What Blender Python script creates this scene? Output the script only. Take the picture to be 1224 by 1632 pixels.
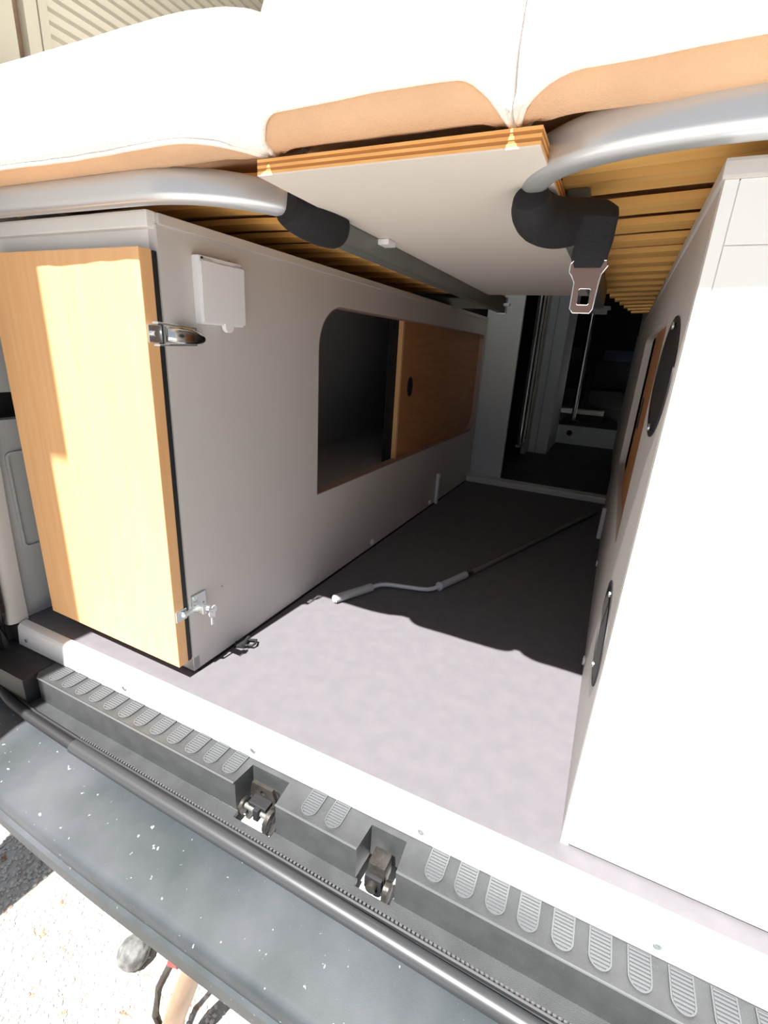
import bpy, bmesh, math, random
from mathutils import Vector, Matrix, noise
from mathutils.geometry import tessellate_polygon
random.seed(7)
for o in list(bpy.data.objects): bpy.data.objects.remove(o)
S = bpy.context.scene
COL = S.collection
# ------------------------------------------------------------ camera
cam_d = bpy.data.cameras.new('camera'); cam = bpy.data.objects.new('camera', cam_d); COL.objects.link(cam)
R = ((0.90202478, 0.42778932, 0.05785832), (0.18942521, -0.27180538, -0.94352526), (-0.38790383, 0.862043, -0.32620927))
M = Matrix.Identity(4)
for i in range(3):
    M[i][0] = R[0][i]; M[i][1] = -R[1][i]; M[i][2] = -R[2][i]
M[0][3], M[1][3], M[2][3] = 0.0, 0.0, 0.64
cam.matrix_world = M
cam_d.sensor_fit = 'VERTICAL'; cam_d.sensor_height = 36; cam_d.sensor_width = 27
cam_d.lens = 757.085 * 36 / 1632
cam_d.clip_start = 0.01
S.camera = cam
# ------------------------------------------------------------ sky, sun, exposure
W = bpy.data.worlds.new('sky'); S.world = W; W.use_nodes = True
bg = W.node_tree.nodes['Background']; bg.inputs[0].default_value = (0.72, 0.84, 1.0, 1); bg.inputs[1].default_value = 0.62
sd = bpy.data.lights.new('sun', 'SUN'); sd.energy = 17.5; sd.angle = 0.009; sd.color = (1, 0.97, 0.93)
sun = bpy.data.objects.new('sun', sd); COL.objects.link(sun)
sun.rotation_euler = Vector((0.08, 1.0, -1.72)).to_track_quat('-Z', 'Y').to_euler()
S.view_settings.view_transform = 'Standard'; S.view_settings.look = 'None'
S.view_settings.gamma = 1; S.view_settings.exposure = 0.0; S.view_settings.use_curve_mapping = False

# ------------------------------------------------------------ materials
def mat(name, col, rough=.5, metal=0, var=0.0, scale=20, bump=0.0, bscale=60, spec=.5, col2=None, stretch=(1, 1, 1), detail=3):
    m = bpy.data.materials.new(name); m.use_nodes = True; nt = m.node_tree; b = nt.nodes['Principled BSDF']
    b.inputs['Roughness'].default_value = rough; b.inputs['Metallic'].default_value = metal
    b.inputs['Specular IOR Level'].default_value = spec
    b.inputs['Base Color'].default_value = (*col, 1)
    tc = nt.nodes.new('ShaderNodeTexCoord'); mp = nt.nodes.new('ShaderNodeMapping'); mp.inputs['Scale'].default_value = stretch
    nt.links.new(tc.outputs['Object'], mp.inputs[0])
    if var or col2:
        n = nt.nodes.new('ShaderNodeTexNoise'); n.inputs['Scale'].default_value = scale; n.inputs['Detail'].default_value = detail
        nt.links.new(mp.outputs[0], n.inputs['Vector'])
        r = nt.nodes.new('ShaderNodeValToRGB'); r.color_ramp.elements[0].position = .35; r.color_ramp.elements[1].position = .65
        c2 = col2 or tuple(min(1, c * (1 + var)) for c in col); c1 = col if col2 else tuple(c * (1 - var) for c in col)
        r.color_ramp.elements[0].color = (*c1, 1); r.color_ramp.elements[1].color = (*c2, 1)
        nt.links.new(n.outputs[0], r.inputs[0]); nt.links.new(r.outputs[0], b.inputs['Base Color'])
    if bump:
        n = nt.nodes.new('ShaderNodeTexNoise'); n.inputs['Scale'].default_value = bscale; n.inputs['Detail'].default_value = 4
        nt.links.new(mp.outputs[0], n.inputs['Vector'])
        bp = nt.nodes.new('ShaderNodeBump'); bp.inputs['Strength'].default_value = bump; bp.inputs['Distance'].default_value = .004
        nt.links.new(n.outputs[0], bp.inputs['Height']); nt.links.new(bp.outputs[0], b.inputs['Normal'])
    return m
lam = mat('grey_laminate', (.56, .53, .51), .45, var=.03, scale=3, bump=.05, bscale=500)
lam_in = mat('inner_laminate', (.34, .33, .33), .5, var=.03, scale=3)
white = mat('white_laminate', (.80, .80, .78), .35, var=.02, scale=4)
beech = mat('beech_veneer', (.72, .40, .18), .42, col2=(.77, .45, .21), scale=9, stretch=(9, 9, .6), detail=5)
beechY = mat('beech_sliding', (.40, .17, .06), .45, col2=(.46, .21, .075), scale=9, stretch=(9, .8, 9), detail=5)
slatm = mat('slat_wood', (.90, .50, .14), .5, col2=(.95, .58, .20), scale=8, stretch=(.8, 12, 12), detail=4)
ply_l = mat('ply_light', (.80, .45, .15), .55, col2=(.72, .36, .11), scale=10, stretch=(2, 8, 8))
ply_d = mat('ply_dark', (.42, .17, .04), .6)
whitebd = mat('board_white', (.68, .63, .58), .55, var=.02, scale=3, bump=.1, bscale=400)
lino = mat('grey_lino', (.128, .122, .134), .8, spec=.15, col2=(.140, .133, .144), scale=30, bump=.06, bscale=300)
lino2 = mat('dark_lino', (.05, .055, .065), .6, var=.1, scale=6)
alu = mat('aluminium', (.62, .63, .64), .32, .0, var=.03, scale=40, stretch=(.4, 6, 6), spec=.8)
rail = mat('rail_aluminium', (.60, .62, .64), .3, .55, spec=.6)
railg = mat('rail_grey', (.17, .18, .17), .4, .3)
chrome = mat('chrome', (.7, .7, .68), .15, 1)
zinc = mat('zinc', (.62, .66, .66), .25, .9)
tan = mat('tan_cloth', (.60, .385, .235), .85, var=.05, scale=12, bump=.3, bscale=400)
knit = mat('white_knit', (.86, .83, .80), .9, var=.02, scale=60, bump=.6, bscale=260, stretch=(1, .25, 3))
rib = mat('white_ribbing', (.80, .74, .68), .9, bump=.5, bscale=300)
black = mat('black_rubber', (.012, .012, .014), .6)
blackcloth = mat('black_webbing', (.008, .008, .010), .85, bump=.3, bscale=500)
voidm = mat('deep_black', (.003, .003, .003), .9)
plas = mat('bumper_plastic', (.045, .048, .050), .42, var=.12, scale=30, bump=.25, bscale=900)
pad = mat('tread_plastic', (.085, .09, .095), .35, bump=.1, bscale=600)  # paler than the step plastic: sheen on the tread pads put into colour
trimgrey = mat('grey_trim', (.46, .46, .45), .5, bump=.1, bscale=500)
whitep = mat('white_plastic', (.78, .78, .80), .4)
paint = mat('white_paint', (.8, .8, .8), .3)
gripm = mat('grip_plastic', (.40, .40, .43), .5)
rod = mat('rod_paint', (.55, .56, .62), .3)
darkrod = mat('dark_rod', (.16, .15, .13), .4)
bluegrey = mat('pale_panel', (.50, .54, .58), .5)
seatm = mat('seat_cloth', (.04, .06, .10), .9, bump=.2)
cream = mat('cream_trim', (.62, .58, .47), .6)
blindm = mat('cream_pleats', (.60, .56, .46), .8)
steel = mat('worn_steel', (.055, .05, .045), .45, .6, var=.3, scale=40, bump=.4, bscale=120)
rust = mat('brown_steel', (.34, .24, .17), .4, .4, var=.2, scale=20)
red = mat('red_cap', (.55, .04, .04), .4)
stone = mat('grey_stone', (.17, .17, .165), .9, col2=(.07, .07, .07), scale=60, bump=.8, bscale=80)
gravel = mat('pale_gravel', (.52, .49, .45), .95, col2=(.34, .25, .17), scale=35, bump=.8, bscale=90)
peb = mat('pebbles', (.60, .56, .52), .95, col2=(.36, .20, .12), scale=28, bump=.4, bscale=200)
for m_ in (gravel, peb):
    for n_ in m_.node_tree.nodes:
        if n_.type == 'VALTORGB': n_.color_ramp.elements[0].position = .56; n_.color_ramp.elements[1].position = .72
# scuffed bumper: dull green-grey plastic with pale scratches and specks
def bumper_mat():
    m = mat('scuffed_plastic', (1, 1, 1), .62, spec=.3, bump=.06, bscale=500); nt = m.node_tree; b = nt.nodes['Principled BSDF']
    tc = nt.nodes.new('ShaderNodeTexCoord')
    n1 = nt.nodes.new('ShaderNodeTexNoise'); n1.inputs['Scale'].default_value = 5; n1.inputs['Detail'].default_value = 6
    r1 = nt.nodes.new('ShaderNodeValToRGB'); r1.color_ramp.elements[0].position = .35; r1.color_ramp.elements[1].position = .7
    r1.color_ramp.elements[0].color = (.023, .030, .033, 1); r1.color_ramp.elements[1].color = (.066, .071, .080, 1)
    n2 = nt.nodes.new('ShaderNodeTexNoise'); n2.inputs['Scale'].default_value = 110; n2.inputs['Detail'].default_value = 2
    r2 = nt.nodes.new('ShaderNodeValToRGB'); r2.color_ramp.elements[0].position = .71; r2.color_ramp.elements[1].position = .77
    mx = nt.nodes.new('ShaderNodeMixRGB'); mx.inputs[2].default_value = (.3, .32, .33, 1)
    for a, c in ((n1, r1), (n2, r2)):
        nt.links.new(tc.outputs['Object'], a.inputs['Vector']); nt.links.new(a.outputs[0], c.inputs[0])
    nt.links.new(r1.outputs[0], mx.inputs[1]); nt.links.new(r2.outputs[0], mx.inputs[0]); nt.links.new(mx.outputs[0], b.inputs['Base Color'])
    return m
scuff = bumper_mat()

# ------------------------------------------------------------ mesh helpers
class MB:
    def __init__(s): s.v = []; s.f = []
    def add(s, v, f):
        o = len(s.v); s.v += [tuple(p) for p in v]; s.f += [tuple(i + o for i in q) for q in f]; return s
    def box(s, a, b, bev=0):
        bm = bmesh.new(); bmesh.ops.create_cube(bm, size=1)
        for v in bm.verts: v.co = Vector([(a[i] + b[i]) / 2 + v.co[i] * (b[i] - a[i]) for i in range(3)])
        if bev: bmesh.ops.bevel(bm, geom=bm.edges[:], offset=bev, segments=2, affect='EDGES', profile=.7)
        bm.verts.index_update()
        s.add([v.co for v in bm.verts], [[v.index for v in f.verts] for f in bm.faces]); bm.free(); return s
    def slab(s, outer, holes, t0, t1, fn):
        """2-D outline with holes extruded from t0 to t1; fn(u,v,t) -> xyz"""
        loops = [outer] + list(holes)
        tris = tessellate_polygon([[Vector((p[0], p[1], 0)) for p in l] for l in loops])
        flat = [p for l in loops for p in l]; n = len(flat)
        vs = [fn(p[0], p[1], t0) for p in flat] + [fn(p[0], p[1], t1) for p in flat]
        fs = [tuple(t) for t in tris] + [tuple(i + n for i in reversed(t)) for t in tris]
        k = 0
        for l in loops:
            m = len(l)
            for i in range(m):
                j = (i + 1) % m; fs.append((k + i, k + j, k + j + n, k + i + n))
            k += m
        return s.add(vs, fs)
    def tube(s, path, r, seg=14, cap=True, prof=None, up=(0, 0, 1)):
        """sweep; r float or list or (a,b) ellipse; prof = list of 2-D points (side, up)"""
        P = [Vector(p) for p in path]; n = len(P); rings = []
        for i, p in enumerate(P):
            t = (P[min(i + 1, n - 1)] - P[max(i - 1, 0)]).normalized(); u = Vector(up)
            sd_ = t.cross(u)
            if sd_.length < 1e-4: sd_ = t.cross(Vector((1, 0, 0)))
            sd_.normalize(); u = sd_.cross(t).normalized()
            rr = r[i] if isinstance(r, list) else r
            if prof: pts = prof
            else:
                a, b = rr if isinstance(rr, tuple) else (rr, rr)
                pts = [(a * math.cos(2 * math.pi * k / seg), b * math.sin(2 * math.pi * k / seg)) for k in range(seg)]
            rings.append([p + sd_ * q[0] + u * q[1] for q in pts])
        m = len(rings[0]); vs = [q for g in rings for q in g]; fs = []
        for i in range(n - 1):
            for k in range(m):
                a = i * m + k; b = i * m + (k + 1) % m; fs.append((a, b, b + m, a + m))
        if cap: fs += [tuple(range(m - 1, -1, -1)), tuple(range((n - 1) * m, n * m))]
        return s.add(vs, fs)
    def grid(s, pts):
        a = len(pts); b = len(pts[0])
        return s.add([q for r_ in pts for q in r_], [(i * b + j, i * b + j + 1, (i + 1) * b + j + 1, (i + 1) * b + j) for i in range(a - 1) for j in range(b - 1)])
    def build(s, name, m, parent=None, smooth=False, angle=35):
        me = bpy.data.meshes.new(name); me.from_pydata([tuple(v) for v in s.v], [], s.f)
        bm = bmesh.new(); bm.from_mesh(me); bmesh.ops.recalc_face_normals(bm, faces=bm.faces[:])
        if smooth:
            for f in bm.faces: f.smooth = True
            for e in bm.edges:
                if len(e.link_faces) == 2 and e.calc_face_angle(0) > math.radians(angle): e.smooth = False
        bm.to_mesh(me); bm.free(); me.materials.append(m)
        o = bpy.data.objects.new(name, me); COL.objects.link(o)
        if parent: o.parent = parent
        return o
def thing(name, label, cat, loc=(0, 0, 0), rz=0, group=None):
    o = bpy.data.objects.new(name, None); COL.objects.link(o); o.location = loc; o.rotation_euler = (0, 0, rz)
    o.empty_display_size = .05; o['label'] = label; o['category'] = cat
    if group: o['group'] = group
    return o
def struct(o, label=None, cat=None):
    o['kind'] = 'structure'
    if label: o['label'] = label
    if cat: o['category'] = cat
    return o
def mesh_copy(o, parent, loc=(0, 0, 0)):
    c = o.copy(); COL.objects.link(c); c.parent = parent; c.location = loc; return c
def rrect(u0, v0, u1, v1, r, n=8):
    """rounded rectangle, radii (bl, br, tr, tl)"""
    out = []
    for (cx, cy, a0, q) in ((u0, v0, 180, r[0]), (u1, v0, 270, r[1]), (u1, v1, 0, r[2]), (u0, v1, 90, r[3])):
        if q <= 0: out.append((cx, cy)); continue
        x = cx + (q if cx == u0 else -q); y = cy + (q if cy == v0 else -q)
        for k in range(n + 1):
            a = math.radians(a0 + 90 * k / n); out.append((x + q * math.cos(a), y + q * math.sin(a)))
    return out
def circ(cx, cy, a, b=None, n=24):
    b = b or a; return [(cx + a * math.cos(2 * math.pi * k / n), cy + b * math.sin(2 * math.pi * k / n)) for k in range(n)]
XY = lambda u, v, t: (u, v, t)
YZ = lambda u, v, t: (t, u, v)
XZ = lambda u, v, t: (u, t, v)
def rprof(w, h, r, n=4):
    return [(a, b) for a, b in rrect(-w / 2, -h / 2, w / 2, h / 2, (r, r, r, r), n)]
def screw(parent, loc, axis='y', r=.0045, m=None, name='screw'):
    b = MB(); x, y, z = loc
    fn = {'y': lambda u, v, t: (x + u, y + t, z + v), 'x': lambda u, v, t: (x + t, y + u, z + v), 'z': lambda u, v, t: (x + u, y + v, z + t)}[axis]
    b.slab(circ(0, 0, r, n=12), [circ(0, 0, r * .35, n=6)], -.0012, .0012, fn)
    return b.build(name, m or zinc, parent)

# ------------------------------------------------------------ setting
VL, VR, CEIL = -1.135, .62, 1.90
fl = struct(MB().box((VL, .520, -.03), (VR, 2.44, 0)).build('floor', lino), 'grey linoleum load floor between the two cabinets', 'floor')
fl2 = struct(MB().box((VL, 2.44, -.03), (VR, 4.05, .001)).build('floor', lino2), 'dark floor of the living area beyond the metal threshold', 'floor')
gr = struct(MB().grid([[(x, y, -.56) for y in (-4, -1, 0, 1, 3, 8)] for x in (-6, -2, -1, 1, 5)]).build('ground', gravel), 'pale gravel ground under the van', 'ground')
# aluminium sill: flat top, sloping front face
sill = MB(); prof = [(.524, .0025), (.515, .0025), (.508, .000), (.5035, -.006), (.4995, -.049), (.503, -.049), (.507, -.006), (.524, -.003)]
sill.grid([[(x, y, z) for (y, z) in prof + prof[:1]] for x in (-1.12, -.8, -.4, 0, .62)])
sill = struct(sill.build('trim_1', alu, smooth=True, angle=25), 'silver aluminium sill strip along the rear edge of the floor', 'sill')
for x in (-1.088, -.769, -.446, -.134, .177): screw(sill, (x, .4992, -.030))
th = struct(MB().box((-.628, 2.40, .0), (.07, 2.47, .028), .003).build('trim_2', alu), 'pale metal threshold strip across the aisle floor', 'threshold')
struct(MB().box((VL - .08, .512, -.15), (VR, .62, -.032)).build('trim_4', voidm), 'dark structure under the floor edge', 'sill')
struct(MB().box((VL - .08, .503, -.15), (-1.121, .60, -.0005)).build('trim_5', voidm), 'black body corner at the left end of the sill', 'body corner')
# van shell
wl = MB()
def wallL(u, v, t): return (t, u, v)
wl.slab(rrect(.50, 0, 5.2, CEIL, (0, 0, 0, 0)), [rrect(.535, .452, .62, .508, (.01, .01, .01, .01)), rrect(.76, .92, 3.0, 1.62, (.02,) * 4)], VL - .03, VL, YZ)
wl = struct(wl.build('wall_left', trimgrey), 'pale grey moulded inner side wall of the van behind the left cabinet', 'wall')
# moulded pillar trim with a raised rectangle and rounded rear edge
pl = MB()
cols = []
for i in range(13):
    a = math.pi / 2 * i / 12
    cols.append((VL + .03 * math.sin(a) - .0, .478 + .03 * (1 - math.cos(a))))
cols = [(VL - .02, .490)] + [(VL + .012 * math.sin(math.pi / 2 * i / 8), .492 + .022 * (1 - math.cos(math.pi / 2 * i / 8))) for i in range(9)] + [(VL + .012, .53)]
pl.grid([[(x - .0, y + .035 * (z / .8) ** 2, z) for (x, y) in cols] for z in [0.0, .1, .2, .3, .44]])
pl = pl.build('pillar_trim', trimgrey, wl, smooth=True)
MB().slab(rrect(.553, .165, .66, .385, (.012, .012, .012, .012)), [rrect(.558, .170, .655, .380, (.01, .01, .01, .01))], VL, VL + .005, YZ).build('raised_moulding', trimgrey, wl)
MB().slab(rrect(.53, .445, .63, .515, (.01,) * 4), [], VL - .06, VL - .035, YZ).build('dark_recess', voidm, wl)
MB().box((VL - .10, .40, -.16), (VL + .001, .486, 1.0)).build('door_aperture', voidm, wl)
MB().tube([(VL + .004, .478 + .035 * (z / .8) ** 2, z) for z in [-.06 + .1 * k for k in range(10)]], .013, 10).build('door_seal', black, wl, True)
struct(MB().box((VR, .50, -.03), (VR + .03, 5.2, CEIL)).build('wall_right', trimgrey), 'grey side wall of the van behind the right cabinet', 'wall')
struct(MB().box((VL - .03, .50, CEIL), (VR + .03, 5.2, CEIL + .03)).build('ceiling', cream), 'pale van ceiling above the bed', 'ceiling')
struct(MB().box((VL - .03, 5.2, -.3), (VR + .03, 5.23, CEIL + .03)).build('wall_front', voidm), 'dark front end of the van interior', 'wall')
# pleated blind in the left window
win = struct(MB().slab(rrect(.745, .90, 3.05, 1.67, (.02,) * 4), [rrect(.762, .92, 2.99, 1.61, (.02,) * 4)], VL, VL + .03, YZ).build('window_1', cream, smooth=True), 'cream framed side window above the bed', 'window')
MB().slab(rrect(.76, .92, 3.0, 1.62, (.02,) * 4), [], VL - .028, VL - .024, YZ).build('pane', mat('window_pane', (.75, .8, .82), .1), win)
bl = thing('pleated_blind', 'cream pleated blind in the side window, top left behind the mattress', 'blind', (VL + .012, .765, .93))
pp = None
for k in range(32):
    if pp is None:
        pp = MB().add([(0, 0, 0), (.006, 0, .0103), (0, 0, .0206), (0, 2.22, 0), (.006, 2.22, .0103), (0, 2.22, .0206), (-.002, 0, .0103), (-.002, 2.22, .0103)],
                      [(0, 3, 4, 1), (1, 4, 5, 2), (0, 1, 2, 6), (3, 7, 5, 4), (0, 6, 7, 3), (6, 2, 5, 7)]).build('pleat', blindm, bl)
    else: mesh_copy(pp, bl, (0, 0, .0209 * k))
# upright cream trim post at the rear of the window
post = thing('trim_post', 'upright cream trim post with a dark groove beside the pleated blind', 'trim', (VL, .665, .98))
MB().box((0, -.10, 0), (.03, .034, .92), .008).build('post', cream, post, True); MB().box((0, .052, 0), (.03, .079, .92), .008).build('post', cream, post, True)
MB().box((0, .034, 0), (.012, .052, .92)).build('groove', rust, post)

# open left rear door (out of frame, its shadow falls on the beech door)
dr = MB()
def dfn(u, v, t):
    # u from hinge outwards, v height, t thickness
    return (-1.186 + .165 * u / .66 + t, .36 - .66 * u / .66, v)
dr.slab(rrect(-.10, -.05, .66, 2.6, (.05, .10, .1, .05)), [], -.05, 0, dfn)  # outline stretched upward for the sake of its shadow
dr = struct(dr.build('door_1', paint), 'open white left rear door of the van', 'door')
dp = MB(); dp.slab(rrect(.50, 1.79, .655, 2.5, (.06, .075, .02, .02)), [], 0, .056, dfn); dp.build('shadow_panel', trimgrey, dr)  # added block, shaped only to widen the upper part of the door's shadow

# ------------------------------------------------------------ left cabinet
def grip_recess(): pass
LC = thing('storage_cabinet', 'grey storage cabinet with a beech door on the left of the aisle', 'cabinet', (-.652, .572, 0), math.radians(-1.1))
CW, CD, CH = .44, 1.88, .792     # width, depth, height below the top board
# side panel with a rounded opening; local x 0 = aisle face
hole = rrect(.428, .268, 1.86, .728, (.004, .10, .03, .10), 10)
MB().slab(rrect(0, .006, CD, CH, (0, 0, 0, 0)), [hole], -.018, 0, YZ).build('side_panel', lam, LC)
lip = rrect(.428, .268, 1.86, .728, (.004, .10, .03, .10), 10); lip2 = rrect(.4305, .2705, 1.8575, .7255, (.004, .098, .028, .098), 10)
MB().slab(lip, [lip2], -.034, -.0002, YZ).build('opening_lip', mat('lip_edge', (.36, .26, .22), .5), LC, True)
MB().box((-CW, .002, CH), (.004, CD, CH + .015), .002).build('top_board', lam, LC)
MB().box((-CW, -.012, CH - .006), (-.004, .010, CH + .017), .003).build('front_edge_trim', white, LC)
MB().box((-CW, .0, CH - .035), (-.018, .016, CH - .006)).build('front_rail', white, LC)
MB().box((-CW, 0, .006), (-.0, .016, .036), .001).build('bottom_rail', lam, LC)
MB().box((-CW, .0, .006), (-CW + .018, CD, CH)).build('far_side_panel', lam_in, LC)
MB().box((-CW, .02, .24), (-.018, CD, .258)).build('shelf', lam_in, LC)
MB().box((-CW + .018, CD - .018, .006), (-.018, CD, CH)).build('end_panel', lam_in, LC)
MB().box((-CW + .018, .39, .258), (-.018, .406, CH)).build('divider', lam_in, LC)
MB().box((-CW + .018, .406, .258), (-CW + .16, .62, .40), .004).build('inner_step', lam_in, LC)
MB().box((-CW + .01, .004, .0), (-.006, CD, .006)).build('base_gap_shade', voidm, LC)  # this and the next strip paint the shade of the toe gap deep black
MB().box((-.006, .012, .0), (.0015, CD, .0055)).build('foot_gap_shade', voidm, LC)
# sliding door panels
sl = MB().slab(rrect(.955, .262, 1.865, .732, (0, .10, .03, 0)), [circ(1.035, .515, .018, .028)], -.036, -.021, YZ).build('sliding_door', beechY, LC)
MB().box((-.036, .945, .268), (-.0205, .957, .728)).build('door_edge', beech, sl)
MB().slab(circ(1.035, .515, .024, .034), [circ(1.035, .515, .0175, .0275)], -.022, -.0195, YZ).build('finger_ring', black, sl, True)
MB().slab(circ(1.035, .515, .019, .029), [], -.0212, -.0204, YZ).build('finger_hole_shade', voidm, sl)  # flat black disc on the door face paints the darkness of the finger hole
MB().box((-.052, .905, .262), (-.037, .957, .735)).build('track_shadow', voidm, LC)  # deep black strip: the shadow beside the door edge put in as colour
# beech front door
fd = MB().box((-.398, -.034, .036), (.0, -.012, .757), .0015).build('door', beech, LC)
MB().box((-.390, -.0118, .037), (-.001, -.004, .756)).build('door_gap_shade', black, fd)  # black fill paints the shade of the gap behind the door
MB().box((-.39, -.004, .036), (-.004, .0, .756)).build('shadow_gap_liner', black, fd)
# socket cover
sc = MB().box((0, .062, .660), (.016, .160, .763), .002).build('socket_cover', whitep, LC)
MB().slab(rrect(.064, .663, .162, .755, (.003,) * 4), [], .0162, .0192, YZ).build('flap', whitep, sc)
MB().slab(circ(.122, .659, .010), [], .010, .0188, YZ).build('pull_tab', whitep, sc)
MB().box((.0165, .066, .755), (.020, .088, .757)).build('hinge_slot', trimgrey, sc)
MB().box((.0165, .140, .755), (.020, .160, .757)).build('hinge_slot', trimgrey, sc)
screw(sc, (.0167, .068, .759), 'x', .002, steel)
# closed toggle latch on the upper door edge
la = MB().box((.0, -.032, .627), (.003, -.008, .653), .001).build('toggle_latch', zinc, LC)
la['label'] = 'closed chrome toggle latch near the top of the beech door'
MB().tube([(.004, -.024, .624), (.012, -.022, .624), (.013, .05, .626), (.013, .05, .652), (.012, -.022, .656), (.004, -.024, .656)], .0016, 8).build('wire_loop', zinc, la, True)
lv = MB(); 
lv.tube([(.010, -.004, .640), (.018, .012, .640), (.021, .032, .639), (.017, .050, .637), (.012, .064, .636), (.011, .070, .636)], [(.010, .002), (.0125, .0025), (.0115, .002), (.0095, .002), (.0085, .002), (.004, .0015)], 14, up=(1, 0, 0)).build('lever', chrome, la, True)
MB().box((.0, .0, .628), (.008, .035, .652), .002).build('base_plate', zinc, la)
MB().tube([(.003, -.026, .640), (.012, -.026, .640)], .004, 10).build('rivet', zinc, la)
# open latch with keys near the floor
lb = MB().box((.0, .006, .140), (.0025, .040, .172), .001).build('toggle_latch', zinc, LC)
lb['label'] = 'open latch holding two small keys near the foot of the beech door'
MB().box((.0, -.032, .134), (.003, -.008, .156), .001).build('strike_plate', zinc, lb)
MB().tube([(.003, -.020, .146), (.008, -.018, .146), (.010, .008, .148)], (.006, .0022), 10, up=(1, 0, 0)).build('hook', zinc, lb, True)
MB().box((.0025, .006, .142), (.030, .014, .158), .001).build('lock_body', zinc, lb)
MB().tube([(.022, .016, .150), (.034, .020, .150)], .006, 12).build('lock_barrel', zinc, lb, True)
kb = MB().slab(circ(.024, .137, .007, .009, 14), [circ(.024, .141, .002, n=8)], .032, .0335, YZ); kb.box((.032, .022, .112), (.0335, .026, .130)); kb.build('key', whitep, lb)
kb = MB().slab(circ(.034, .140, .007, .008, 14), [circ(.034, .143, .002, n=8)], .028, .0295, YZ); kb.box((.028, .033, .122), (.0295, .036, .134)); kb.build('key', whitep, lb)
for y, z in ((.012, .166), (.034, .146)): screw(lb, (.003, y, z), 'x', .0028)
screw(LC, (.0005, .085, .157), 'x', .0025, trimgrey, 'screw_cap')
# angle bracket and stud low on the panel
MB().box((.0, 1.352, .0), (.012, 1.37, .135), .002).build('corner_post', whitep, LC)
for y, z in ((.76, .022), (1.29, .022)): 
    MB().slab(circ(y, z, .010), [circ(y, z, .007)], 0, .004, YZ).build('bolt_cover', whitep, LC, True)

# ------------------------------------------------------------ right cabinet
RC = thing('storage_cabinet', 'white-fronted storage cabinet with oval black vents on the right', 'cabinet', (.052, .572, 0), math.radians(-.35))
RW, RD, RH = .55, 1.88, .793
sh = [circ(.145, .624, .122, .070, 40), circ(.128, .262, .098, .068, 40), rrect(.305, .335, 1.10, .708, (.02, .02, .03, .02), 5)]
MB().slab(rrect(0, 0, RD, RH, (0,) * 4), sh, 0, .018, YZ).build('side_panel', lam, RC)
MB().box((0, -.018, 0), (.0107, 0, RH), .0006).build('front_post', white, RC); MB().box((.002, -.0165, .004), (RW - .002, -.001, RH - .001)).build('joint_backing', white, RC)
MB().box((.0115, -.018, .004), (RW, -.001, RH - .0508), .0006).build('front_panel', white, RC)
MB().box((.0115, -.018, RH - .050), (RW, -.001, RH), .0006).build('upper_front_panel', white, RC)
MB().box((-.003, -.020, RH), (RW, RD, RH + .016), .003).build('top_board', lam, RC)
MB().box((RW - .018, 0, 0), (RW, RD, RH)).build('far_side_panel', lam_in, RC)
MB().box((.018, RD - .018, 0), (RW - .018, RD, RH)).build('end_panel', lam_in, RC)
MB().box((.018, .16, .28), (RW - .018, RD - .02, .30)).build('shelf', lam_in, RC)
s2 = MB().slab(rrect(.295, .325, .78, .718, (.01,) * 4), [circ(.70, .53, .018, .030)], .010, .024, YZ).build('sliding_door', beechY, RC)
MB().slab(circ(.70, .53, .024, .036), [circ(.70, .53, .0178, .0298)], .0085, .011, YZ).build('finger_ring', black, s2, True)
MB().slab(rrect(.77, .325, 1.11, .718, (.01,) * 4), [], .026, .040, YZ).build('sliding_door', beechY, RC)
for (cy, cz, a, b_, lab) in ((.145, .624, .122, .070, 'large oval black vent high on the cabinet side'), (.128, .262, .098, .068, 'smaller oval mesh vent low on the cabinet side')):
    vt = MB().slab(circ(cy, cz, a + .003, b_ + .003, 40), [circ(cy, cz, a - .004, b_ - .004, 40)], -.0015, .002, YZ).build('vent', black, RC, True)
    vt['label'] = lab
    ms = MB()
    k = 0
    for d in range(-14, 15):
        for sgn in (1, -1):
            # diagonal bars clipped to the oval
            pts = []
            for q in range(-40, 41):
                y = q / 40 * a; z = sgn * (y * .8) + d * .0125
                if (y / a) ** 2 + (z / b_) ** 2 < .99: pts.append((.0005 if sgn > 0 else .0025, cy + y, cz + z))
            if len(pts) > 2: ms.tube([pts[0], pts[-1]], .0012, 4)
    ms.build('mesh', black if cz > .5 else mat('dark_mesh', (.035, .035, .035), .85, spec=.1), vt)
    MB().slab(circ(cy, cz, a + .004, b_ + .004, 32), [], .020, .024, YZ).build('backing', voidm, vt)
    for e in (-1, 1): screw(vt, (-.0025, cy, cz + e * (b_ - .008)), 'x', .0045)
MB().box((-.014, 1.31, 0), (-.0, 1.33, .12), .002).build('corner_post', whitep, RC)
for y in (.42, 1.0): MB().slab(circ(y, .022, .010), [circ(y, .022, .007)], -.004, 0, YZ).build('bolt_cover', whitep, RC, True)

# tall grey units beyond the right cabinet
TU = thing('tall_cupboard', 'tall grey cupboard end beyond the right cabinet and the threshold', 'cupboard', (.078, 2.47, 0))
MB().box((0, 0, 0), (.50, 1.3, 1.5), .004).build('carcass', lam, TU)
MB().box((-.006, .02, .05), (0, .50, .80), .002).build('door', lam, TU)
MB().box((-.006, .52, .05), (0, 1.2, .80), .002).build('door', lam, TU)

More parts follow.
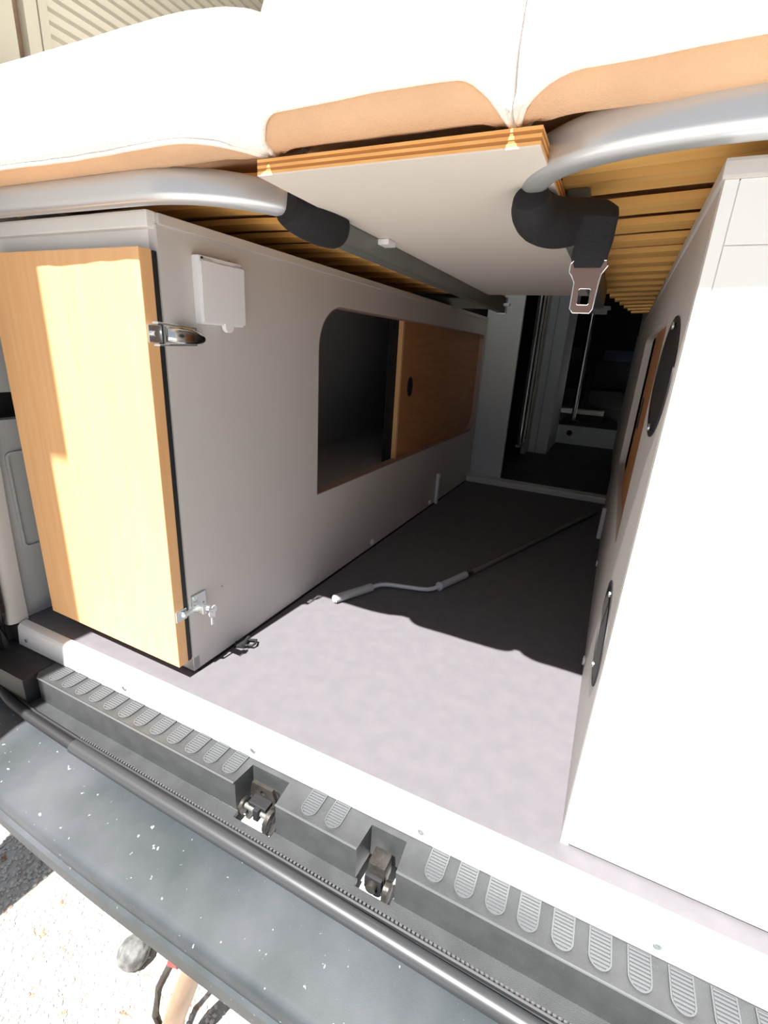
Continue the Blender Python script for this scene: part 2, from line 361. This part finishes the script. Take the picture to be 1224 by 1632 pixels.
# ------------------------------------------------------------ bed frame
BF = thing('bed_frame', 'silver tubular bed frame with wooden slats on both sides of the centre board', 'bed frame', (0, 0, .80))
ZO = -.80
TZ = .818
def bez(p0, p1, p2, n=12):
    return [((1 - t) ** 2 * p0[0] + 2 * t * (1 - t) * p1[0] + t * t * p2[0], (1 - t) ** 2 * p0[1] + 2 * t * (1 - t) * p1[1] + t * t * p2[1]) for t in [k / n for k in range(n + 1)]]
def corner(x, s, xin):
    return None
left = [(-1.12, .525), (-.9, .525), (-.68, .525)] + bez((-.62, .525), (-.455, .53), (-.432, .72), 14)
right = [(.60, .520), (.40, .520), (.13, .520)] + bez((.08, .520), (-.128, .520), (-.128, .67), 18)
pr_ = rprof(.030, .040, .011, 4)
MB().tube([(x, y, .823 + ZO) for x, y in left], 0, prof=pr_).build('frame_tube', rail, BF, True)
MB().tube([(x, y, .830 + ZO) for x, y in right], 0, prof=pr_).build('frame_tube', rail, BF, True)
rl = MB().box((-.444, .70, .786 + ZO), (-.416, 1.90, .838 + ZO), .003).build('side_rail', railg, BF)
MB().box((-.447, 1.90, .783 + ZO), (-.414, 1.915, .840 + ZO), .003).build('end_cap', rail, rl)
rr = MB().box((-.099, .71, .786 + ZO), (-.072, 1.62, .838 + ZO), .003).build('side_rail', railg, BF)
MB().box((-1.12, 1.90, .80 + ZO), (-.445, 1.93, .836 + ZO), .003).build('cross_rail', railg, BF)
for y in (.83, 1.86): MB().box((-.422, y, .808 + ZO), (-.396, y + .03, .8165 + ZO), .001).build('clip', whitep, rl)
# slats: slightly bowed strips running across
def slat(xa, xb, w=.052, t=.010):
    n = 8; m = MB(); top = []
    pts = []
    for i in range(n + 1):
        u = i / n; x = xa + (xb - xa) * u; z = .012 * math.sin(math.pi * u)
        pts.append([(x, 0, z), (x, w, z), (x, w, z + t), (x, 0, z + t), (x, 0, z)])
    m.grid(pts); m.add(pts[0][:4], [(0, 1, 2, 3)]); m.add(pts[-1][:4], [(3, 2, 1, 0)])
    return m
sr = slat(-.105, .60); sL = slat(-.42, -1.11)
a = sr.build('slat', slatm, BF); a.location = (0, .575, .838 + ZO)
b = sL.build('slat', slatm, BF); b.location = (0, .60, .838 + ZO)
for k in range(8): mesh_copy(a, BF, (0, .70 + .112 * k, .838 + ZO))
for k in range(8, 16):
    y = .70 + .112 * k
    q_ = slat(-.105 + max(0, y - 1.55) * .13, .60).build('slat', slatm, BF); q_.location = (0, y, .838 + ZO)
for k in range(11): mesh_copy(b, BF, (0, .715 + .112 * k, .838 + ZO))
a.scale = (1, 1.8, 1)
# lengthwise bearer under the slats beside the walls
MB().box((.575, .56, .79 + ZO), (.605, 2.4, .836 + ZO)).build('bearer', slatm, BF)
# black sleeves where tubes meet the rails
def smooth_path(p, n=5):
    out_ = []
    for i in range(len(p) - 1):
        a0, a1, a2, a3 = p[max(i - 1, 0)], p[i], p[i + 1], p[min(i + 2, len(p) - 1)]
        for k in range(n):
            t = k / n; out_.append(tuple(.5 * (2 * a1[q] + (a2[q] - a0[q]) * t + (2 * a0[q] - 5 * a1[q] + 4 * a2[q] - a3[q]) * t * t + (3 * a1[q] - a0[q] - 3 * a2[q] + a3[q]) * t ** 3) for q in range(len(a1))))
    return out_ + [p[-1]]
def sleeve(p):
    sp_ = smooth_path(p)
    return MB().tube([(q[0], q[1], q[2] + ZO) for q in sp_], [(q[3], q[4]) for q in sp_], 24).build('sleeve', blackcloth, BF, True, 70)
sleeve([(-.449, .612, .816, .021, .025), (-.445, .630, .814, .026, .030), (-.438, .655, .811, .028, .032), (-.432, .685, .808, .028, .031), (-.428, .712, .808, .024, .027), (-.427, .722, .808, .012, .014)])
sleeve([(-.122, .612, .806, .019, .019), (-.121, .626, .797, .024, .024), (-.112, .648, .791, .028, .026), (-.092, .664, .790, .029, .026), (-.068, .672, .795, .026, .022), (-.046, .676, .800, .017, .015), (-.034, .678, .803, .004, .005)])

# centre board: white underside, plywood edge
CB = thing('centre_board', 'white-undersided plywood centre board under the middle mattress cushion', 'board', (0, .512, .817))
MB().box((-.415, 0, 0), (-.100, 1.11, .0015)).build('white_underside', whitebd, CB)
for k in range(5):
    MB().box((-.415, .0005 * (k % 2), .0015 + .0029 * k), (-.100, 1.11, .0015 + .0029 * (k + 1))).build('ply_layer', ply_l if k % 2 == 0 else ply_d, CB)

# ------------------------------------------------------------ mattress cushions
base = [(.545, .866), (.515, .838), (.486, .842), (.474, .852), (.467, .868), (.464, .888), (.466, .910), (.473, .935), (.488, .957), (.512, .971), (.560, .979), (.66, .982), (.9, .983), (1.6, .983), (1.92, .98), (1.97, .95), (1.97, .89), (1.94, .866)]
def prof_at(t):
    f = t * (len(base) - 1); i = min(int(f), len(base) - 2); u = f - i
    return base[i][0] * (1 - u) + base[i + 1][0] * u, base[i][1] * (1 - u) + base[i + 1][1] * u
def cushion(name, label, x0, x1, tanh, rl_=.07, rr_=.07, zb=0, n=60, group=None):
    C_ = thing(name, label, 'mattress', ((x0 + x1) / 2, .50, .866), group=group)
    org = Vector(C_.location)
    def shape(x, t):
        y, z = prof_at(t)
        d0 = x - x0; d1 = x1 - x; e = 0
        for d, r_ in ((d0, rl_), (d1, rr_)):
            if r_ and d < r_: q = 1 - d / r_; e = max(e, 1 - math.sqrt(max(0, 1 - q * q)))
        yy = y + e * (.045 if y < .6 else 0) * min(1, (z - .828) / .03) 
        zz = z + zb * max(0, (z - .9) / .08) - e * .018 * max(0, (z - .88) / .1)
        w = noise.noise(Vector((x * 9, z * 12, t * 4))) * .003 + noise.noise(Vector((x * 30, z * 25, 3))) * .0012
        return Vector((x, yy + w, zz + (w if t > .3 else 0))) - org
    def tb(x):
        d0 = x - x0; d1 = x1 - x; e = 0
        for d, r_ in ((d0, rl_), (d1, rr_)):
            if r_ and d < r_ * .9: q = 1 - d / (r_ * .9); e = max(e, 1 - math.sqrt(max(0, 1 - q ** 2.2)))
        return max(.004, tanh * (1 - e) + .004 * math.sin(x * 21))
    xs = [x0 + (x1 - x0) * (.5 - .5 * math.cos(math.pi * i / n)) for i in range(n + 1)]
    MB().grid([[shape(x, tb(x) * j / 8) - Vector((0, -.002, 0)) for j in range(9)] for x in xs]).build('tan_border', tan, C_, True, 60)
    MB().grid([[shape(x, tb(x) + (1 - tb(x)) * (j / 70) ** 1.7) for j in range(71)] for x in xs]).build('white_cover', knit, C_, True, 60)
    bt = [[shape(x, 0), shape(x, 1)] for x in xs]
    MB().grid(bt).build('underside', tan, C_)
    for x in (xs[0], xs[-1]):
        ring = [shape(x, j / 60) for j in range(61)]
        MB().add(ring, [tuple(range(61))]).build('end_face', knit, C_)
    MB().tube([shape(x, tb(x)) + Vector((0, -.0015, 0)) for x in xs], .0028, 8).build('piping', rib, C_, True)
    return C_
G = 'mattress cushions on the bed'
cushion('mattress_cushion', 'large white knit mattress cushion on the left with a thin tan border', -1.125, -.398, 2.35 / 16, .0, .13, zb=.012, group=G)
cushion('mattress_cushion', 'narrow middle mattress cushion with a deep tan border on the plywood board', -.400, -.129, 3.2 / 16, .05, .045, zb=.03, group=G)
cushion('mattress_cushion', 'white mattress cushion on the right above the curved silver tube', -.127, .615, 3.0 / 16, .07, 0, zb=.03, group=G)

# ------------------------------------------------------------ seat belt hanging from the right frame
SB = thing('seat_belt', 'black seat belt strap with a steel tongue hanging under the right frame tube', 'seat belt', (-.048, .600, .78))
def strapm(pts, w, t):
    m = MB(); m.tube(pts, 0, prof=[(-w / 2, -t / 2), (w / 2, -t / 2), (w / 2, t / 2), (-w / 2, t / 2)], up=(0, -1, .1)); return m
MB().tube([(.002, .0, .0), (.000, -.002, -.02), (-.002, -.004, -.038), (-.002, -.004, -.048)], [(.017, .0035), (.0185, .005), (.018, .005), (.015, .003)], 14, up=(0, -1, 0)).build('strap', blackcloth, SB, True)
ton = [(-.019, -.044), (-.016, -.041), (.016, -.041), (.018, -.046), (.013, -.054), (.012, -.062), (.0105, -.088), (.008, -.092), (-.009, -.092), (-.0125, -.088), (-.0125, -.062), (-.016, -.056), (-.019, -.052)]
tg = MB().slab(ton, [rrect(-.0065, -.084, .0055, -.068, (.0015,) * 4, 3)], -.0055, -.0035, XZ).build('tongue', mat('dull_steel', (.20, .13, .11), .45, .5), SB)
MB().tube([(u, -.0055, v) for u, v in ton + ton[:1]], .0006, 6).build('rim', chrome, tg, True); MB().tube([(u, -.0055, v) for u, v in (lambda q: q + q[:1])(rrect(-.0065, -.084, .0055, -.068, (.0015,) * 4, 3))], .0005, 6).build('slot_rim', chrome, tg, True)

# ------------------------------------------------------------ crank handle on the floor
CR = thing('crank_handle', 'grey folding awning crank lying on the floor between the cabinets', 'crank', (-.56, .95, 0))
def cp(x, y, z=.012): return (x + .56, y - .95, z)
MB().tube([cp(-.556, .955), cp(-.502, 1.063)], .0115, 18).build('grip', gripm, CR, True)
g0 = MB(); g0.tube([cp(-.5572, .9526), cp(-.556, .955)], .0085, 18); g0.build('grip_end', whitep, CR, True)
pts = [(-.502, 1.063), (-.495, 1.078), (-.487, 1.090), (-.472, 1.100), (-.452, 1.107), (-.42, 1.115), (-.385, 1.124), (-.362, 1.134), (-.350, 1.148), (-.341, 1.168)]
MB().tube([cp(*p) for p in pts], .006, 14).build('bent_rod', rod, CR, True)
MB().tube([cp(-.342, 1.166), cp(-.339, 1.172)], .0125, 18).build('collar', rod, CR, True)
MB().tube([cp(-.339, 1.172), cp(-.296, 1.283)], .0105, 18).build('grip', gripm, CR, True)
MB().tube([cp(-.292, 1.29, .010), cp(-.277, 1.33, .009)], .004, 10).build('joint_pin', black, CR, True)
MB().tube([cp(-.284, 1.315, .010), cp(.026, 2.19, .012)], .0075, 14).build('long_rod', darkrod, CR, True)

# ------------------------------------------------------------ black lashing eye on the floor by the cabinet corner
LE = thing('lashing_eye', 'small black folding lashing eye on the floor beside the left cabinet', 'lashing eye', (-.640, .695, 0), math.radians(20))
MB().box((-.012, -.016, 0), (.012, .016, .006), .0015).build('base', black, LE)
MB().tube([(.012, -.012, .006), (.030, -.013, .009), (.034, -.006, .010), (.032, .008, .009), (.012, .010, .006)], .0028, 8).build('loop', black, LE, True)
MB().tube([(.010, -.016, .007), (.010, .018, .007)], .0045, 10).build('pin', black, LE, True)
MB().box((-.024, -.004, 0), (-.010, .005, .008), .001).build('tab', black, LE)

# ------------------------------------------------------------ bumper step with tread pads
ST = thing('entry_step', 'dark grey plastic entry step trim with ribbed tread pads below the sill', 'step', (0, .45, -.12))
off = Vector((0, .45, -.12))
N1, N2 = (-.438, -.362), (-.208, -.150)
out = [(-.985, .503), (-.985, .462), (-.975, .4525), (N1[0] - .004, .4495), (N1[0], .490), (N1[1], .490), (N1[1] + .004, .447), (N2[0] - .003, .4455), (N2[0], .489), (N2[1], .489), (N2[1] + .003, .4435), (.3, .4415), (.62, .441), (.62, .503)]
def stf(u, v, t): return (u, v - .45 - (0 if t > .05 else 0), t)
MB().box((-1.16, -.02, -.03), (-.987, .0535, .070), .006).build('end_block', black, ST, True)
body = MB(); body.slab(out, [], .008, .070, stf); body.build('step_body', plas, ST)
# lower apron and flat ledge in front of the face, open behind the two notches
MB().slab([(-1.10, .475), (-1.06, .447), (-.98, .430), (-.8, .420), (.62, .414), (.62, .446), (N2[1], .4465), (N2[1], .436), (N2[0], .436), (N2[0], .447), (N1[1], .4475), (N1[1], .437), (N1[0], .437), (N1[0], .449), (-.9, .4525), (-.985, .470), (-1.05, .50)], [], .0, .008, stf).build('apron', plas, ST)
MB().tube([(x, .4500 - .45 - .0065 * (x + .975) / 1.2 if x < .3 else -.0085, .0695) for x in (-.97, -.70, N1[0] - .004)], .0018, 6).build('edge_bead', pad, ST, True)
MB().tube([(N1[1] + .004, -.003, .0695), (N2[0] - .003, -.0045, .0695)], .0018, 6).build('edge_bead', pad, ST, True)
MB().tube([(N2[1] + .003, -.0065, .0695), (.3, -.0085, .0695), (.61, -.009, .0695)], .0018, 6).build('edge_bead', pad, ST, True)
def tread():
    w, L = .0135, .046
    o = [(w * math.cos(math.pi + math.pi * k / 12), w * math.sin(math.pi + math.pi * k / 12) + w) for k in range(13)] + [(w, L), (-w, L)]
    i = [(x * .86, (y - w) * .86 + w if y < w else (y if y < L else L - .001)) for x, y in o]
    m = MB(); m.slab(o, [], 0, .0008, XY); m.slab(o, [i], .0008, .0026, XY)
    for k in range(9):
        y = .005 + k * .0046; hw = w * .84 if y > w else .84 * math.sqrt(max(0, w * w - (y - w) ** 2))
        if hw > .003: m.box((-hw, y, .0008), (hw, y + .0024, .0028))
    return m
tr0 = None
xs = [-.937, -.895, -.853, -.811, -.768, -.726, -.683, -.640, -.597, -.553, -.510, -.467, -.306, -.263, -.099, -.056, -.013, .029, .072, .116, .160, .205, .249, .293]
for x in xs:
    loc = (x, .4565 - .006 * (x + .95) / 1.2 - .45, .070)
    if tr0 is None: tr0 = tread().build('tread_pad', pad, ST); tr0.location = loc
    else: mesh_copy(tr0, ST, loc)

# white body metal under the notches
struct(MB().box((-1.0, .42, -.145), (.62, .56, -.140)).build('trim_3', paint), 'white painted body metal seen through the step notches', 'body metal')

# ------------------------------------------------------------ tailgate latches in the notches
T1 = thing('door_latch', 'black door latch with a cross bar and two discs in the left notch', 'latch', (-.400, .466, -.139))
MB().slab([(-.026, .075), (.016, .075), (.022, .055), (.020, .034), (-.022, .034), (-.030, .05)], [circ(-.004, .06, .005, n=10)], .006, .012, XZ).build('plate', steel, T1)
MB().box((-.020, -.012, .045), (.016, .008, .053), .002).build('housing', black, T1)
MB().tube([(-.034, -.010, .040), (.026, -.012, .040)], .0045, 12).build('cross_bar', railg, T1, True)
MB().tube([(-.032, -.010, .038), (-.027, -.010, .038)], .014, 18).build('disc', steel, T1, True)
MB().tube([(.022, -.012, .034), (.030, -.012, .034)], (.018, .022), 18).build('disc', steel, T1, True)
MB().box((-.004, -.02, .030), (.006, .004, .052), .001).build('pawl', black, T1)
MB().box((-.034, -.005, 0), (-.026, .018, .036), .001).build('foot', steel, T1); MB().box((.020, .002, 0), (.027, .02, .04), .001).build('foot', steel, T1)
T2 = thing('door_latch', 'black block-shaped door latch with a bolt in the right notch', 'latch', (-.178, .466, -.139))
MB().box((-.016, -.016, .030), (.012, .012, .068), .004).build('block', steel, T2, True)
MB().box((-.018, -.022, .022), (.010, -.010, .048), .003).build('lower_block', black, T2, True)
MB().tube([(-.004, -.030, .036), (-.004, -.018, .036)], .008, 14).build('bolt', steel, T2, True)
MB().tube([(.014, -.018, .030), (.022, -.018, .030)], (.013, .017), 18).build('disc', steel, T2, True)
MB().box((-.010, .0, 0), (.008, .012, .032)).build('foot', steel, T2)

# ------------------------------------------------------------ rubber door seal along the step
SE = thing('door_seal', 'black rubber door seal running along the foot of the entry step', 'seal', (0, .41, -.115))
def sp(x, y, z): return (x, y - .41, z + .115)
pth = [(-1.115, .475, -.075), (-1.113, .458, -.088), (-1.100, .442, -.100), (-1.07, .428, -.108), (-1.03, .4205, -.112), (-.95, .414, -.114), (-.80, .409, -.116)]
MB().tube([sp(*p) for p in pth], .0095, 14).build('thin_tube', black, SE, True)
MB().tube([sp(-.805, .409, -.115), sp(-.6, .405, -.116), sp(-.3, .402, -.117), sp(0, .398, -.118), sp(.3, .393, -.118), sp(.62, .388, -.118)], .0125, 16).build('thick_tube', mat('seal_rubber', (.035, .037, .04), .38), SE, True)
bead = MB()
for k in range(220):
    x = -.80 + k * .0063; y = .4205 - .012 * (x + .8) / 1.4
    bead.box((x, y - .41, .010), (x + .0036, y + .0025 - .41, .0125))
bead = bead.build('beaded_flange', pad, SE); bead['kind'] = 'stuff'
MB().tube([sp(-1.06, .437, -.110), sp(-.95, .425, -.110), sp(-.80, .4205, -.110), sp(-.2, .415, -.110), (.62, .000, .005)], (.0035, .004), 8).build('flange', black, SE, True)

# ------------------------------------------------------------ bumper
BU = thing('bumper', 'scuffed dark plastic rear bumper below the seal', 'bumper', (-.25, .35, -.30))
def edge_y(x):
    d = abs(x + .25); return .292 + (max(0, d - .30) / .62) ** 2 * .028 + (max(0, d - .68) / .3) ** 2 * .09
def bsec(x):
    y = edge_y(x)
    return [(x, .43, -.128), (x, .395, -.130), (x, (y + .395) / 2, -.143), (x, y + .012, -.155), (x, y + .003, -.159), (x, y - .001, -.166), (x, y + .004, -.205), (x, y - .002, -.210), (x, y + .006, -.262), (x, y + .03, -.275), (x, .42, -.275)]
xsb = [-1.16 + 1.86 * k / 60 for k in range(61)]
MB().grid([[Vector(p) - Vector((-.25, .35, -.30)) for p in bsec(x)] for x in xsb]).build('bumper_shell', scuff, BU, True, 50)
RS = thing('rubber_stop', 'blurred black rubber stop on the bumper top at the bottom of the frame', 'stop', (.010, .330, -.150))
MB().box((-.045, -.035, 0), (.05, .016, .016), .006).build('pad', voidm, RS, True); MB().box((-.05, -.04, -.001), (.056, .02, .004), .001).build('flange', black, RS)

# ------------------------------------------------------------ tow bracket, stone, gravel
TB = thing('tow_bracket', 'brown steel tow bracket with a red tip under the bumper', 'bracket', (-.445, .335, -.44))
pts = [(0, .04, .13), (0, .0, .10), (-.004, -.02, .06), (-.012, -.03, .02), (-.02, -.035, -.02), (-.02, -.03, -.06)]
MB().tube(pts, [(.022, .010), (.030, .010), (.034, .012), (.032, .012), (.026, .012), (.012, .010)], 16, up=(1, 0, 0)).build('curved_plate', rust, TB, True)
MB().tube([(-.036, -.01, .10), (-.047, -.03, .06), (-.052, -.04, .0), (-.04, -.04, -.05)], .006, 10).build('rim', steel, TB, True)
MB().tube([(-.036, -.012, .106), (-.018, -.01, .112)], .007, 10).build('red_tip', red, TB, True)
SN = MB(); bm = bmesh.new(); bmesh.ops.create_icosphere(bm, subdivisions=4, radius=.030)
for v in bm.verts: v.co *= 1 + .09 * noise.noise(v.co * 60) + .05 * noise.noise(v.co * 110)
SN.add([v.co for v in bm.verts], [[l.index for l in f.verts] for f in bm.faces]); bm.free()
SN = SN.build('stone', stone, smooth=True); SN.location = (-.655, .368, -.534); SN['label'] = 'round grey stone lying on the gravel under the bumper edge'; SN['category'] = 'stone'
gp = MB(); 
ico = [(0, 0, 1), (.9, 0, .25), (.28, .85, .25), (-.73, .53, .25), (-.73, -.53, .25), (.28, -.85, .25), (0, 0, -.6)]
icf = [(0, 1, 2), (0, 2, 3), (0, 3, 4), (0, 4, 5), (0, 5, 1), (6, 2, 1), (6, 3, 2), (6, 4, 3), (6, 5, 4), (6, 1, 5)]
for k in range(14000):
    x = random.uniform(-1.5, -.25); y = random.uniform(-.1, .75); r_ = random.uniform(.0025, .0065); a_ = random.uniform(0, 6.28)
    ca, sa = math.cos(a_) * r_, math.sin(a_) * r_; e = random.uniform(.6, 1.3)
    gp.add([(x + p[0] * ca * e - p[1] * sa, y + p[0] * sa * e + p[1] * ca, -.559 + p[2] * r_ * .7) for p in ico], icf)
gp = gp.build('gravel', peb); gp['kind'] = 'stuff'; gp['label'] = 'loose pale gravel scattered on the ground below the bumper'; gp['category'] = 'gravel'

# ------------------------------------------------------------ living area beyond the threshold
PW = struct(MB().box((-.625, 2.475, 0), (-.455, 2.50, CEIL)).build('wall_back', bluegrey), 'pale partition end beyond the left cabinet', 'partition')
BD = thing('sliding_door_track', 'tall chrome and dark sliding door track in the opening on the left of the aisle', 'door track', (-.47, 3.05, .11))
MB().box((-.02, 0, 0), (.0, .04, 1.5), .002).build('chrome_strip', chrome, BD)
MB().box((-.02, .05, 0), (-.005, .14, 1.5)).build('dark_channel', voidm, BD)
MB().box((-.02, .14, -.0), (.0, .20, 1.5), .002).build('grey_strip', lam, BD)
MB().box((-.02, .21, 0), (-.005, .27, 1.5)).build('dark_channel', voidm, BD)
MB().box((-.022, -.01, -.012), (.004, .28, 0)).build('bottom_bracket', trimgrey, BD)
MB().box((-.03, .27, -.10), (-.0, .42, 1.5)).build('side_panel', lam, BD)
struct(MB().box((VL, 2.50, 0), (-.62, 4.9, CEIL)).build('wall_inner', voidm), 'dark washroom interior behind the sliding door track', 'wall')  # solid block, coloured deep black in place of the unlit room's shade
WB = thing('wardrobe', 'pale grey wardrobe side standing on the far floor left of the table leg', 'wardrobe', (-.48, 3.47, 0))
MB().box((0, 0, 0), (.055, .56, 1.8), .004).build('front_panel', bluegrey, WB); MB().box((.060, 0, 0), (.135, .56, 1.8), .004).build('side_panel', bluegrey, WB)
MB().box((.055, .01, 0), (.060, .5, 1.8)).build('joint', lam_in, WB)
FP = thing('seat_platform', 'pale seat platform with a round socket at the end of the aisle', 'platform', (-.36, 4.05, 0))
MB().slab(rrect(0, 0, .44, .145, (0,) * 4), [circ(.105, .088, .024)], 0, .02, XZ).build('riser', bluegrey, FP)
MB().slab(circ(.105, .088, .030), [circ(.105, .088, .022)], -.006, .0, XZ).build('socket_ring', chrome, FP, True)
MB().slab(circ(.105, .088, .024), [], .015, .024, XZ).build('socket', voidm, FP)
MB().box((0, .02, .13), (.44, 1.1, .145)).build('deck', lino2, FP)
TA = thing('table', 'small table on a chrome pole leg at the end of the aisle', 'table', (-.262, 4.32, .145))
MB().tube([(0, 0, 0), (0, 0, .36)], .020, 16).build('pole_lower', chrome, TA, True); MB().tube([(0, 0, .36), (0, 0, .84)], .023, 16).build('pole', chrome, TA, True)
MB().box((-.09, -.05, .84), (.10, .05, .875), .005).build('bracket', lam, TA); MB().box((-.11, -.07, .876), (.12, .10, .892), .004).build('tabletop', lam, TA)
MB().tube([(0, 0, 0), (0, 0, .012)], .05, 20).build('foot', steel, TA, True)
for (x, y, lab) in ((-.43, 4.82, 'dark blue seat half hidden by the wardrobe'), (-.02, 4.82, 'dark blue seat behind the chrome table leg')):
    s_ = thing('seat', lab, 'seat', (x, y, .145), group='dark blue seats in the cab')
    MB().box((-.18, -.2, .10), (.18, .25, .26), .05).build('cushion', black, s_, True)
    MB().box((-.18, .16, .20), (.18, .28, .50), .045).build('backrest', black, s_, True)
    MB().box((-.13, .16, .49), (.15, .27, .60), .045).build('headrest', seatm, s_, True)  # bluish above a black body: light on the seat top put into colour
    MB().box((-.13, -.15, 0), (.13, .2, .10)).build('pedestal', black, s_)
LB_ = thing('light_patch_box', 'added low box with a patch of light painted as a pale strip behind the chrome table leg', 'box', (-.40, 4.46, .145))
MB().box((0, 0, 0), (.36, .10, .055)).build('body', black, LB_); MB().box((.0, -.002, .055), (.36, .10, .092), .002).build('light_patch', mat('light_patch', (.9, .88, .85), .5), LB_)  # added box; the pale colour stands in for a lit patch
